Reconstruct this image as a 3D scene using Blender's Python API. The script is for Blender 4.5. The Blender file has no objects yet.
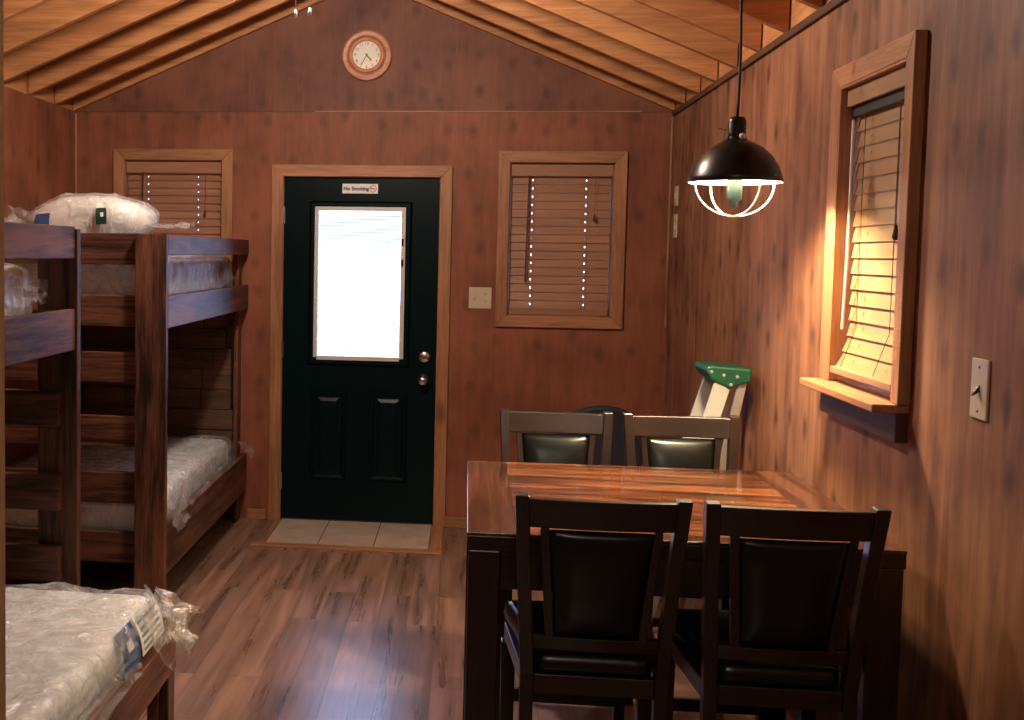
import bpy, bmesh, math, random
from mathutils import Vector, Matrix, noise
S = bpy.context.scene
COL = S.collection
PI = math.pi
random.seed(4)

# ------------------------------------------------------------------ materials
def mk(name):
    m = bpy.data.materials.new(name); m.use_nodes = True
    nt = m.node_tree; nt.nodes.clear()
    return m, nt
class N:
    """small node helper"""
    def __init__(s, nt): s.nt = nt
    def n(s, t, **kw):
        nd = s.nt.nodes.new(t)
        for k, v in kw.items():
            setattr(nd, k, v)
        return nd
    def set(s, nd, **kw):
        for k, v in kw.items():
            key = k.replace('_', ' ')
            i = nd.inputs[key]
            if hasattr(v, 'links'): s.nt.links.new(v, i)
            else: i.default_value = v
        return nd
    def lk(s, a, b): s.nt.links.new(a, b)
    def coords(s, scale=(1, 1, 1), rand=True):
        tc = s.n('ShaderNodeTexCoord'); mp = s.n('ShaderNodeMapping')
        mp.inputs['Scale'].default_value = scale
        s.lk(tc.outputs['Object'], mp.inputs['Vector'])
        if rand:
            oi = s.n('ShaderNodeObjectInfo')
            mu = s.n('ShaderNodeMath', operation='MULTIPLY'); mu.inputs[1].default_value = 37.
            s.lk(oi.outputs['Random'], mu.inputs[0])
            s.lk(mu.outputs[0], mp.inputs['Location'])
        return mp.outputs[0]
    def noise(s, vec, scale, detail=4, rough=.55, dist=0):
        t = s.n('ShaderNodeTexNoise'); s.lk(vec, t.inputs['Vector'])
        t.inputs['Scale'].default_value = scale; t.inputs['Detail'].default_value = detail
        t.inputs['Roughness'].default_value = rough; t.inputs['Distortion'].default_value = dist
        return t.outputs['Fac']
    def ramp(s, fac, stops):
        r = s.n('ShaderNodeValToRGB'); s.lk(fac, r.inputs['Fac'])
        e = r.color_ramp.elements
        while len(e) < len(stops): e.new(.5)
        for i, (p, c) in enumerate(stops):
            e[i].position = p
            e[i].color = (c, c, c, 1) if not hasattr(c, '__len__') else (*c, 1)
        return r.outputs['Color']
    def mix(s, fac, a, b, mode='MIX'):
        m = s.n('ShaderNodeMix', data_type='RGBA', blend_type=mode)
        for key, v in ((0, fac), (6, a), (7, b)):
            if hasattr(v, 'links'): s.lk(v, m.inputs[key])
            elif key == 0: m.inputs[0].default_value = v
            else: m.inputs[key].default_value = (*v, 1)
        return m.outputs[2]
    def math(s, op, a, b=0.):
        m = s.n('ShaderNodeMath', operation=op)
        for i, v in enumerate((a, b)):
            if hasattr(v, 'links'): s.lk(v, m.inputs[i])
            else: m.inputs[i].default_value = v
        return m.outputs[0]
    def bsdf(s, color, rough=.6, bump=None, bump_d=.002, bump_s=.5, spec=.5, metal=0., coat=0.):
        b = s.n('ShaderNodeBsdfPrincipled'); o = s.n('ShaderNodeOutputMaterial')
        if hasattr(color, 'links'): s.lk(color, b.inputs['Base Color'])
        else: b.inputs['Base Color'].default_value = (*color, 1)
        if hasattr(rough, 'links'): s.lk(rough, b.inputs['Roughness'])
        else: b.inputs['Roughness'].default_value = rough
        b.inputs['Specular IOR Level'].default_value = spec
        b.inputs['Metallic'].default_value = metal
        b.inputs['Coat Weight'].default_value = coat
        if bump is not None:
            bp = s.n('ShaderNodeBump'); s.lk(bump, bp.inputs['Height'])
            bp.inputs['Distance'].default_value = bump_d; bp.inputs['Strength'].default_value = bump_s
            s.lk(bp.outputs[0], b.inputs['Normal'])
        s.lk(b.outputs[0], o.inputs['Surface'])
        return b

CACHE = {}
def plain(name, color, rough=.5, metal=0., spec=.5, coat=0., var=.12):
    if name in CACHE: return CACHE[name]
    m, nt = mk(name); h = N(nt); v = h.coords()
    f = h.noise(v, 9, 3)
    c = h.mix(f, tuple(x*(1-var) for x in color), tuple(x*(1+var) for x in color))
    h.bsdf(c, rough, f, .0006, .25, spec, metal, coat)
    CACHE[name] = m; return m
def emit(name, color, strength):
    m, nt = mk(name); h = N(nt)
    e = h.n('ShaderNodeEmission'); e.inputs[0].default_value = (*color, 1); e.inputs[1].default_value = strength
    o = h.n('ShaderNodeOutputMaterial'); h.lk(e.outputs[0], o.inputs[0]); return m
def wood(name, dark, light, axis='z', rough=.55, knots=.5, grain=1., knotcol=None, spec=.4, coat=0., var=.25, bump=.4, fine=60):
    key = (name, axis)
    if key in CACHE: return CACHE[key]
    m, nt = mk(name + '_' + axis); h = N(nt)
    k = 'xyz'.index(axis)
    sc = [1, 1, 1]; sc[k] = .07
    v = h.coords(tuple(sc))
    g = h.noise(v, 26*grain, 5, .6, .6)
    g2 = h.noise(v, fine*grain*2, 3, .6, .2)
    sc2 = [1, 1, 1]; sc2[k] = .35
    v2 = h.coords(tuple(sc2))
    big = h.noise(v2, 3.2, 3, .5)
    f = h.math('ADD', h.math('MULTIPLY', g, .6), h.math('MULTIPLY', g2, .4))
    f = h.math('ADD', h.math('MULTIPLY', f, .72), h.math('MULTIPLY', big, .28))
    col = h.ramp(f, [(.42, dark), (.57, light)])
    vo = h.n('ShaderNodeTexVoronoi'); h.lk(v2, vo.inputs['Vector']); vo.inputs['Scale'].default_value = 4.2
    vo.inputs['Randomness'].default_value = 1.
    kn = h.ramp(vo.outputs['Distance'], [(.08, 1.), (.17, 0.)])
    kn = h.math('MULTIPLY', kn, knots)
    col = h.mix(kn, col, knotcol or tuple(x*.28 for x in dark))
    oi = h.n('ShaderNodeObjectInfo')
    vr = h.math('ADD', h.math('MULTIPLY', oi.outputs['Random'], var), 1-var*.55)
    cv = h.n('ShaderNodeCombineColor')
    for i in range(3): h.lk(vr, cv.inputs[i])
    col = h.mix(1., col, cv.outputs[0], 'MULTIPLY')
    h.bsdf(col, rough, f, .0015, bump, spec, 0, coat)
    CACHE[key] = m; return m
def plywood(name, dark, light, streak=.5, spots=.5, flat=(1, .0, 1), rough=.6):
    """sheet of stained rotary-cut plywood: vertical streaks, blotches and rows of knots"""
    m, nt = mk(name); h = N(nt)
    st = h.coords((1, 1, .10), False)
    g = h.noise(st, 16, 4, .55, .3)
    g2 = h.noise(st, 70, 3, .6)
    v = h.coords((1, 1, 1), False)
    blot = h.noise(v, 2.3, 4, .55, .4)
    f = h.math('ADD', h.math('MULTIPLY', g, streak), h.math('MULTIPLY', blot, .85-streak))
    f = h.math('ADD', f, h.math('MULTIPLY', g2, .15))
    col = h.ramp(f, [(.40, dark), (.60, light)])
    sp = h.n('ShaderNodeSeparateXYZ'); h.lk(v, sp.inputs[0])
    cb = h.n('ShaderNodeCombineXYZ')
    h.lk(h.math('ADD', sp.outputs[0], sp.outputs[1]), cb.inputs[0]); h.lk(h.math('MULTIPLY', sp.outputs[2], .7), cb.inputs[1])
    vo = h.n('ShaderNodeTexVoronoi', voronoi_dimensions='2D'); h.lk(cb.outputs[0], vo.inputs['Vector']); vo.inputs['Scale'].default_value = 5.6
    vo.inputs['Randomness'].default_value = .5
    wob = h.noise(v, 30, 3)
    dd = h.math('ADD', vo.outputs['Distance'], h.math('MULTIPLY', wob, .16))
    kn = h.ramp(dd, [(.13, 1.), (.29, 0.)])
    sel = h.ramp(h.noise(v, 1.7, 2), [(.30, .15), (.55, 1.)])
    kn = h.math('MULTIPLY', kn, h.math('MULTIPLY', sel, spots))
    col = h.mix(kn, col, tuple(x*.38 for x in dark))
    h.bsdf(col, rough, f, .001, .3, .35)
    return m

M = {}
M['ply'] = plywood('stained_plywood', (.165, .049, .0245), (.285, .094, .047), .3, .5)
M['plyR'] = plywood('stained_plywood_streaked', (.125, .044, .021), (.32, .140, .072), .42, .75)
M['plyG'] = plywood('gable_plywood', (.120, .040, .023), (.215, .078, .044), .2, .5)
def casing(ax): return wood('knotty_pine_casing', (.25, .105, .045), (.42, .19, .085), ax, .5, .8, 1., (.08, .025, .012), .45)
def pine(ax): return wood('rafter_pine', (.34, .135, .050), (.54, .24, .092), ax, .6, .7, .8, (.15, .05, .02), .3)
def bunkw(ax): return wood('stained_bunk_pine', (.022, .009, .006), (.165, .066, .038), ax, .5, .85, .8, (.010, .004, .003), .3, 0., .5)
def espresso(ax): return wood('espresso_wood', (.012, .006, .004), (.027, .013, .009), ax, .32, .0, 1.2, None, .5, .15, .1)
def lightpine(ax): return wood('light_pine_post', (.60, .40, .19), (.75, .53, .28), ax, .6, .3, 1.)
def boardw(ax): return wood('wall_board_pine', (.05, .024, .013), (.125, .060, .033), ax, .5, .5, .9, None, .4, 0., .7)
M['deck'] = wood('roof_deck', (.17, .07, .028), (.26, .115, .045), 'y', .7, .4)
M['blind'] = wood('blind_slat', (.29, .135, .07), (.36, .175, .095), 'x', .4, .0, .6, None, .45, 0., .08)
M['blindy'] = wood('blind_slat', (.27, .15, .075), (.34, .20, .105), 'y', .4, .0, .6, None, .45, 0., .08)
M['door'] = plain('dark_green_paint', (.0006, .0075, .0088), .3, 0, .14)
M['black_metal'] = plain('black_enamel', (.006, .006, .007), .3, 0, .5)
M['white_enamel'] = plain('white_enamel', (.85, .85, .83), .35)
M['leather'] = plain('black_leather', (.004, .0055, .006), .28, 0, .45)
M['ivory'] = plain('ivory_plastic', (.55, .45, .32), .4)
M['slot'] = plain('dark_slot', (.02, .015, .012), .5)
M['chrome'] = plain('brushed_chrome', (.75, .73, .70), .2, 1.)
M['alu'] = plain('ladder_aluminium', (.62, .60, .57), .4, .85)
M['fibre'] = plain('ladder_rail_white', (.50, .49, .47), .45)
M['green'] = plain('ladder_green_plastic', (.005, .075, .038), .45)
M['ticking'] = plain('mattress_fabric', (.94, .93, .92), .85, 0, .2)
M['ticking_blue'] = plain('mattress_fabric_grey', (.62, .64, .68), .85, 0, .2)
M['pillow'] = plain('white_cotton', (.88, .84, .80), .85, 0, .2)
M['bluelabel'] = plain('blue_label', (.03, .07, .22), .5)
M['greenlabel'] = plain('green_label', (.008, .05, .04), .5)
M['whitelabel'] = plain('white_label', (.8, .8, .8), .5)
M['greyprint'] = plain('grey_print', (.2, .22, .27), .5)
M['blackprint'] = plain('black_print', (.012, .012, .012), .5)
M['redprint'] = plain('red_print', (.55, .2, .12), .5)
M['navy'] = plain('navy_fabric', (.006, .008, .016), .7, 0, .3)
M['lite'] = plain('lite_frame_white', (.62, .58, .52), .4)
M['cord'] = plain('black_cord', (.008, .006, .006), .6)
M['string'] = plain('blind_cord', (.07, .035, .02), .7)
M['sash'] = plain('white_vinyl', (.75, .75, .74), .4)
M['dialface'] = plain('clock_dial', (.75, .68, .58), .5)
M['bulbbody'] = plain('bulb_body', (.003, .008, .008), .6, 0, .1)
M['minislat'] = plain('mini_blind_white', (.75, .78, .82), .5)
def translucent():
    m, nt = mk('mini_blind_white'); h = N(nt)
    t = h.n('ShaderNodeBsdfTranslucent'); t.inputs[0].default_value = (.30, .29, .28, 1)
    d = h.n('ShaderNodeBsdfDiffuse'); d.inputs[0].default_value = (.7, .72, .75, 1)
    a = h.n('ShaderNodeMixShader'); a.inputs[0].default_value = .3; h.lk(t.outputs[0], a.inputs[1]); h.lk(d.outputs[0], a.inputs[2])
    o = h.n('ShaderNodeOutputMaterial'); h.lk(a.outputs[0], o.inputs[0]); return m
M['minislat'] = translucent()
M['grass'] = plain('outside_ground', (.35, .36, .33), .9, var=.3)
M['lampglow'] = emit('lamp_glow', (1., .76, .44), 2400.)
M['globe'] = emit('fan_globe_glow', (1., .845, .70), 430.)
M['dome'] = emit('fill_dome_glow', (1., .84, .70), 110.)  # glow of the fill dome added behind the camera

def film(nm, d0, d1, gf=.42, gr=.15):
    m, nt = mk(nm); h = N(nt); v = h.coords()
    f = h.noise(v, 9, 5, .6, 1.8)
    rn = h.n('ShaderNodeTexNoise', noise_type='RIDGED_MULTIFRACTAL'); h.lk(v, rn.inputs['Vector'])
    for k_, x_ in (('Scale', 7.), ('Detail', 4.), ('Roughness', .5), ('Distortion', .8)): rn.inputs[k_].default_value = x_
    hh = h.math('ADD', h.math('MULTIPLY', f, .8), h.math('MULTIPLY', rn.outputs['Fac'], .45))
    bp = h.n('ShaderNodeBump'); h.lk(hh, bp.inputs['Height']); bp.inputs['Distance'].default_value = .035; bp.inputs['Strength'].default_value = 1.
    tr = h.n('ShaderNodeBsdfTransparent'); tr.inputs[0].default_value = (.97, .975, .98, 1)
    gl = h.n('ShaderNodeBsdfGlossy'); gl.inputs[0].default_value = (1, 1, 1, 1); gl.inputs['Roughness'].default_value = gr
    di = h.n('ShaderNodeBsdfDiffuse'); di.inputs[0].default_value = (.90, .91, .94, 1)
    for nd in (gl, di): h.lk(bp.outputs[0], nd.inputs['Normal'])
    fr = h.n('ShaderNodeLayerWeight'); fr.inputs[0].default_value = .45; h.lk(bp.outputs[0], fr.inputs['Normal'])
    a = h.n('ShaderNodeMixShader'); h.lk(h.ramp(f, [(.42, d0), (.62, d1)]), a.inputs[0]); h.lk(tr.outputs[0], a.inputs[1]); h.lk(di.outputs[0], a.inputs[2])
    b = h.n('ShaderNodeMixShader')
    h.lk(h.math('ADD', h.math('MULTIPLY', fr.outputs['Fresnel'], gf), gf*.14), b.inputs[0]); h.lk(a.outputs[0], b.inputs[1]); h.lk(gl.outputs[0], b.inputs[2])
    o = h.n('ShaderNodeOutputMaterial'); h.lk(b.outputs[0], o.inputs[0]); return m
M['film'] = film('clear_plastic_film', .08, .42); M['film_thin'] = film('thin_plastic_film', .05, .20, .16, .3)
def glass():
    m, nt = mk('window_glass'); h = N(nt)
    v = h.coords(); f = h.noise(v, 3, 2)
    tr = h.n('ShaderNodeBsdfTransparent'); tr.inputs[0].default_value = (.97, .98, .98, 1)
    gl = h.n('ShaderNodeBsdfGlossy'); gl.inputs['Roughness'].default_value = .02
    fr = h.n('ShaderNodeFresnel'); fr.inputs[0].default_value = 1.45
    bp = h.n('ShaderNodeBump'); h.lk(f, bp.inputs['Height']); bp.inputs['Distance'].default_value = .001; bp.inputs['Strength'].default_value = .1
    h.lk(bp.outputs[0], gl.inputs['Normal'])
    a = h.n('ShaderNodeMixShader'); h.lk(fr.outputs[0], a.inputs[0]); h.lk(tr.outputs[0], a.inputs[1]); h.lk(gl.outputs[0], a.inputs[2])
    o = h.n('ShaderNodeOutputMaterial'); h.lk(a.outputs[0], o.inputs[0]); return m
M['glass'] = glass()
def floor_mat():
    m, nt = mk('laminate_planks'); h = N(nt)
    tc = h.n('ShaderNodeTexCoord'); mp = h.n('ShaderNodeMapping'); h.lk(tc.outputs['Object'], mp.inputs[0])
    mp.inputs['Rotation'].default_value = (0, 0, PI/2)
    br = h.n('ShaderNodeTexBrick'); h.lk(mp.outputs[0], br.inputs['Vector'])
    br.offset = .37; br.offset_frequency = 2
    br.inputs['Scale'].default_value = 1.; br.inputs['Brick Width'].default_value = 1.15; br.inputs['Row Height'].default_value = .127
    br.inputs['Mortar Size'].default_value = .0016; br.inputs['Mortar Smooth'].default_value = .2
    br.inputs['Color1'].default_value = (.0, .0, .0, 1); br.inputs['Color2'].default_value = (1, 1, 1, 1); br.inputs['Mortar'].default_value = (.5, .5, .5, 1)
    sh = h.n('ShaderNodeVectorMath', operation='SCALE'); h.lk(br.outputs['Color'], sh.inputs[0]); sh.inputs['Scale'].default_value = 9.
    ad = h.n('ShaderNodeVectorMath', operation='ADD'); h.lk(tc.outputs['Object'], ad.inputs[0]); h.lk(sh.outputs[0], ad.inputs[1])
    ms = h.n('ShaderNodeMapping'); h.lk(ad.outputs[0], ms.inputs[0]); ms.inputs['Scale'].default_value = (1, .06, 1)
    g = h.noise(ms.outputs[0], 17, 4, .55, .4); g2 = h.noise(ms.outputs[0], 50, 3, .6)
    f = h.math('ADD', h.math('MULTIPLY', g, .75), h.math('MULTIPLY', g2, .25))
    col = h.ramp(f, [(.32, (.10, .056, .042)), (.46, (.205, .118, .086)), (.60, (.325, .195, .145))])
    tone = h.ramp(br.outputs['Color'], [(0, (.74, .73, .73)), (.5, (.92, .90, .89)), (1, (1.16, 1.10, 1.05))])
    col = h.mix(1., col, tone, 'MULTIPLY')
    col = h.mix(h.math('MULTIPLY', br.outputs['Fac'], .6), col, (.05, .028, .02))
    r = h.math('ADD', h.math('MULTIPLY', g, .14), .22)
    h.bsdf(col, r, h.math('SUBTRACT', f, br.outputs['Fac']), .0012, .25, 1.)
    return m
M['floor'] = floor_mat()
def tile_mat():
    m, nt = mk('beige_tile'); h = N(nt)
    v = h.coords((1, 1, 1), False); f = h.noise(v, 8, 4)
    col = h.ramp(f, [(.3, (.40, .31, .24)), (.7, (.56, .46, .37))])
    h.bsdf(col, .35, f, .0006, .3); return m
M['tile'] = tile_mat()
M['grout'] = plain('grout', (.10, .065, .05), .9)
def table_mat():
    m, nt = mk('tabletop_walnut'); h = N(nt)
    tc = h.n('ShaderNodeTexCoord')
    sp = h.n('ShaderNodeSeparateXYZ'); h.lk(tc.outputs['Object'], sp.inputs[0])
    ax = h.math('ABSOLUTE', sp.outputs[0]); ay = h.math('ABSOLUTE', sp.outputs[1])
    v = h.coords((.06, 1, 1), False); vb = h.coords((1, .06, 1), False)
    def gr(vec):
        g = h.noise(vec, 22, 5, .62, .5); g2 = h.noise(vec, 90, 3, .6)
        return h.math('ADD', h.math('MULTIPLY', g, .75), h.math('MULTIPLY', g2, .25))
    c1 = h.ramp(gr(v), [(.40, (.022, .007, .004)), (.49, (.095, .03, .013)), (.58, (.30, .10, .035))])
    c2 = h.ramp(gr(vb), [(.42, (.035, .012, .007)), (.58, (.12, .045, .024))])
    side = h.math('GREATER_THAN', ax, .40)
    col = h.mix(side, c1, c2)
    e1 = h.math('LESS_THAN', h.math('ABSOLUTE', h.math('SUBTRACT', ax, .40)), .002)
    col = h.mix(e1, col, (.02, .008, .004))
    h.bsdf(col, .16, gr(v), .0006, .15, .5, 0, .3); return m
M['table'] = table_mat()

# ------------------------------------------------------------------ geometry
def tag(o, label=None, cat=None, group=None, kind=None):
    if label: o['label'] = label
    if cat: o['category'] = cat
    if group: o['group'] = group
    if kind: o['kind'] = kind
    return o
def thing(name, label, cat, loc=(0, 0, 0), group=None, kind=None):
    o = bpy.data.objects.new(name, None); COL.objects.link(o); o.location = loc; o.empty_display_size = .1
    return tag(o, label, cat, group, kind)
def origin_of(o):
    v = Vector((0, 0, 0))
    while o is not None: v = v + Vector(o.location); o = o.parent
    return v
class MB:
    def __init__(s): s.v = []; s.f = []
    def add(s, vs, fs):
        b = len(s.v); s.v += [Vector(x) for x in vs]; s.f += [tuple(b+i for i in f) for f in fs]; return s
    def hexa(s, p): return s.add(p, [(3, 2, 1, 0), (4, 5, 6, 7), (0, 1, 5, 4), (1, 2, 6, 5), (2, 3, 7, 6), (3, 0, 4, 7)])
    def box(s, x0, x1, y0, y1, z0, z1):
        return s.hexa([(x0, y0, z0), (x1, y0, z0), (x1, y1, z0), (x0, y1, z0), (x0, y0, z1), (x1, y0, z1), (x1, y1, z1), (x0, y1, z1)])
    def bar(s, a, b, w, d, ref=(0, 1, 0), a2=None):
        """square bar from a to b; w across, d along ref"""
        a = Vector(a); b = Vector(b); t = (b-a).normalized(); r = Vector(ref); r = (r - t*r.dot(t)).normalized(); q = t.cross(r)
        w2, d2 = a2 or (w, d)
        p = []
        for c, ww, dd in ((a, w, d), (b, w2, d2)):
            p += [c-q*ww/2-r*dd/2, c+q*ww/2-r*dd/2, c+q*ww/2+r*dd/2, c-q*ww/2+r*dd/2]
        return s.hexa(p)
    def tube(s, pts, r, n=10, close=False):
        pts = [Vector(p) for p in pts]; b = len(s.v); m = len(pts)
        prev = None
        for i, p in enumerate(pts):
            if close: t = pts[(i+1) % m]-pts[i-1]
            else: t = pts[min(i+1, m-1)]-pts[max(i-1, 0)]
            t.normalize()
            if prev is None:
                prev = t.orthogonal().normalized()
            u = (prev - t*prev.dot(t)).normalized(); prev = u; w = t.cross(u)
            rr = r[i] if hasattr(r, '__len__') else r
            for k in range(n):
                a = 2*PI*k/n; s.v.append(p+u*math.cos(a)*rr+w*math.sin(a)*rr)
        for i in range(m if close else m-1):
            j = (i+1) % m
            for k in range(n):
                s.f.append((b+i*n+k, b+i*n+(k+1) % n, b+j*n+(k+1) % n, b+j*n+k))
        if not close:
            s.f.append(tuple(b+k for k in reversed(range(n)))); s.f.append(tuple(b+(m-1)*n+k for k in range(n)))
        return s
    def lathe(s, prof, c, axis='z', n=32, cap=True):
        """profile [(r, h)] about a line through c"""
        c = Vector(c); b = len(s.v)
        ex = {'z': ((1, 0, 0), (0, 1, 0), (0, 0, 1)), 'y': ((1, 0, 0), (0, 0, 1), (0, -1, 0)), 'x': ((0, 1, 0), (0, 0, 1), (1, 0, 0))}[axis]
        e = [Vector(q) for q in ex]
        ring = []
        for r, hh in prof:
            if r < 1e-4:
                ring.append([len(s.v)]*n); s.v.append(c+e[2]*hh); continue
            ring.append(list(range(len(s.v), len(s.v)+n)))
            for k in range(n):
                a = 2*PI*k/n; s.v.append(c+e[0]*r*math.cos(a)+e[1]*r*math.sin(a)+e[2]*hh)
        for i in range(len(prof)-1):
            p, q = ring[i], ring[i+1]
            for k in range(n):
                k2 = (k+1) % n
                if p[0] == p[1] and q[0] == q[1]: continue
                if p[0] == p[1]: s.f.append((p[0], q[k2], q[k]))
                elif q[0] == q[1]: s.f.append((p[k], p[k2], q[0]))
                else: s.f.append((p[k], p[k2], q[k2], q[k]))
        if cap and prof[0][0] > 1e-4 and prof[-1][0] > 1e-4:
            s.f.append(tuple(reversed(ring[0]))); s.f.append(tuple(ring[-1]))
        return s
    def prism(s, poly, d):
        d = Vector(d); n = len(poly); p = [Vector(q) for q in poly]
        return s.add(p+[q+d for q in p], [tuple(reversed(range(n))), tuple(range(n, 2*n))]+[(i, (i+1) % n, n+(i+1) % n, n+i) for i in range(n)])
    def grid(s, fn, nu, nv, thick=None):
        b = len(s.v)
        for j in range(nv+1):
            for i in range(nu+1): s.v.append(Vector(fn(i/nu, j/nv)))
        for j in range(nv):
            for i in range(nu):
                a = b+j*(nu+1)+i; s.f.append((a, a+1, a+nu+2, a+nu+1))
        return s
    def puffy(s, x0, x1, y0, y1, z0, z1, r, step=.05, amp=0., freq=8., seed=0, tuft=0.):
        """soft box: rounded corners, wrinkled surface"""
        bm = bmesh.new()
        c = Vector(((x0+x1)/2, (y0+y1)/2, (z0+z1)/2)); hd = Vector(((x1-x0)/2, (y1-y0)/2, (z1-z0)/2))
        vid = {}
        def vert(p):
            k = tuple(round(q, 5) for q in p)
            if k not in vid: vid[k] = bm.verts.new(p)
            return vid[k]
        def face(ax, sg):
            u, w = [q for q in range(3) if q != ax]
            nu = max(2, int(2*hd[u]/step)); nw = max(2, int(2*hd[w]/step))
            def P(i, j):
                p = [0, 0, 0]; p[ax] = sg*hd[ax]; p[u] = -hd[u]+2*hd[u]*i/nu; p[w] = -hd[w]+2*hd[w]*j/nw; return p
            for i in range(nu):
                for j in range(nw):
                    q = [vert(P(i, j)), vert(P(i+1, j)), vert(P(i+1, j+1)), vert(P(i, j+1))]
                    if (sg > 0) == (ax == 1): q.reverse()
                    bm.faces.new(q)
        for ax in range(3):
            for sg in (-1, 1): face(ax, sg)
        bm.normal_update()
        off = Vector((seed*3.1, seed*1.7, seed*.9))
        vs = []; bm.verts.index_update()
        for v in bm.verts:
            p = v.co.copy()
            inner = Vector([max(-(hd[k]-r), min(hd[k]-r, p[k])) for k in range(3)])
            d = p-inner
            n = d.normalized() if d.length > 1e-6 else v.normal
            q = inner+n*r if d.length > 1e-6 else p
            if amp:
                t = noise.fractal((q+off)*freq, 1., 2., 3)
                ri = 1-abs(noise.noise((q+off*2)*freq*.8))*2
                q = q+n*amp*(t*.9+ri*.35)
            if tuft and abs(n.z) > .7:
                q.z += tuft*(math.sin(q.x*2*PI/.17)*math.sin(q.y*2*PI/.17))*(1 if n.z > 0 else -1)
            vs.append(q+c)
        fs = [tuple(v.index for v in f.verts) for f in bm.faces]
        bm.free()
        return s.add(vs, fs)
    def text(s, txt, size, at, right=(1, 0, 0), up=(0, 0, 1), depth=.001, align='CENTER', bold=0.):
        cu = bpy.data.curves.new('lettering', 'FONT'); cu.body = txt; cu.size = size; cu.align_x = align; cu.align_y = 'CENTER'
        cu.extrude = depth; cu.offset = bold; cu.resolution_u = 3
        ob = bpy.data.objects.new('lettering', cu); me = bpy.data.meshes.new_from_object(ob)
        r = Vector(right); u = Vector(up); nn = r.cross(u); at = Vector(at)
        s.add([at+r*v.co.x+u*v.co.y+nn*v.co.z for v in me.vertices], [tuple(p.vertices) for p in me.polygons])
        bpy.data.objects.remove(ob); bpy.data.meshes.remove(me); bpy.data.curves.remove(cu); return s
    def build(s, name, mat, parent=None, bevel=0., smooth=False, solid=0., label=None, subsurf=0):
        if parent is not None: og = origin_of(parent)
        else:
            xs = [v.x for v in s.v]; ys = [v.y for v in s.v]; zs = [v.z for v in s.v]
            og = Vector(((min(xs)+max(xs))/2, (min(ys)+max(ys))/2, min(zs)))
        me = bpy.data.meshes.new(name); me.from_pydata([v-og for v in s.v], [], s.f); me.update()
        bm = bmesh.new(); bm.from_mesh(me); bmesh.ops.recalc_face_normals(bm, faces=bm.faces); bm.to_mesh(me); bm.free()
        if smooth:
            for p in me.polygons: p.use_smooth = True
        o = bpy.data.objects.new(name, me); COL.objects.link(o)
        me.materials.append(mat)
        if parent is not None: o.parent = parent
        else: o.location = og
        if solid:
            md = o.modifiers.new('thick', 'SOLIDIFY'); md.thickness = solid; md.offset = 0
        if bevel:
            md = o.modifiers.new('bevel', 'BEVEL'); md.width = bevel; md.segments = 2; md.limit_method = 'ANGLE'; md.angle_limit = .6
        if subsurf:
            md = o.modifiers.new('sub', 'SUBSURF'); md.levels = subsurf; md.render_levels = subsurf
        if label: o['label'] = label
        return o
def kids(o): return [c for c in bpy.data.objects if c.parent == o]
def copy_tree(o, parent=None):
    c = o.copy(); COL.objects.link(c)
    if parent is not None: c.parent = parent
    for ch in kids(o): copy_tree(ch, c)
    return c
def structure(o): o['kind'] = 'structure'; return o

# ------------------------------------------------------------------ room shell
XL, XR, YF = -2.342, 1.1245, -8.3
ZE, XC, SL = 2.41, -.61, .425
def zu(x): return ZE + SL*((x-XL) if x < XC else (XR-x))
TH = .12
def wall_cells(axis, plane, thick, a_br, z_br, holes):
    b = MB()
    for i in range(len(a_br)-1):
        for j in range(len(z_br)-1):
            am = (a_br[i]+a_br[i+1])/2; zm = (z_br[j]+z_br[j+1])/2
            if any(h[0] < am < h[1] and h[2] < zm < h[3] for h in holes): continue
            if axis == 'y': b.box(a_br[i], a_br[i+1], plane, plane+thick, z_br[j], z_br[j+1])
            else: b.box(plane, plane+thick, a_br[i], a_br[i+1], z_br[j], z_br[j+1])
    return b
WL = (-2.036, -1.447, 1.25, 2.125)
WR = (.228, .814, 1.25, 2.122)
W3 = (-3.648, -3.112, 1.235, 2.11)
DR = (-1.08, -.166, 0., 2.035)
holes = [WL, WR, DR]
b = wall_cells('y', 0, TH, [XL-.12, -2.036, -1.447, -1.08, -.166, .228, .814, XR+.12], [0, 1.25, 2.035, 2.122, 2.125, ZE-.003], holes)
structure(b.build('wall_back', M['ply']))
g = MB().prism([(XL-.12, 0, ZE), (XR+.12, 0, ZE), (XR+.12, 0, ZE+.1), (XC, 0, zu(XC)+.16), (XL-.12, 0, ZE+.1)], (0, TH, 0))
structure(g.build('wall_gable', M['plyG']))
structure(MB().box(XL, XR, .001, .06, ZE-.004, ZE+.001).build('trim_1', M['slot']))
b = wall_cells('x', XR, TH, [YF, -3.648, -3.112, 0], [0, 1.235, 2.11, ZE], [W3])
structure(b.build('wall_right', M['plyR']))
structure(MB().box(XL-TH, XL, YF, 0, 0, ZE).build('wall_left', M['ply']))
structure(MB().prism([(XL-.12, YF-.12, 0), (XR+.12, YF-.12, 0), (XR+.12, YF-.12, ZE+.1), (XC, YF-.12, zu(XC)+.16), (XL-.12, YF-.12, ZE+.1)], (0, TH, 0)).build('wall_front', M['ply']))
structure(MB().box(XL-.12, XR+.12, YF-.12, .12, -.1, 0).build('floor', M['floor']))
structure(MB().box(-30, 30, .13, 40, -.6, -.5).build('ground', M['grass']))
# seams between the plywood sheets
structure(MB().box(-.092, -.086, -.002, .01, ZE+.004, 2.86).build('trim_2', M['ply']))
structure(MB().box(-1.143, -1.138, -.002, .01, ZE+.004, 2.88).build('trim_3', M['ply']))
structure(MB().box(-.9, .95, -.003, .01, ZE-.001, ZE+.005).build('trim_4', casing('x')))
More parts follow.
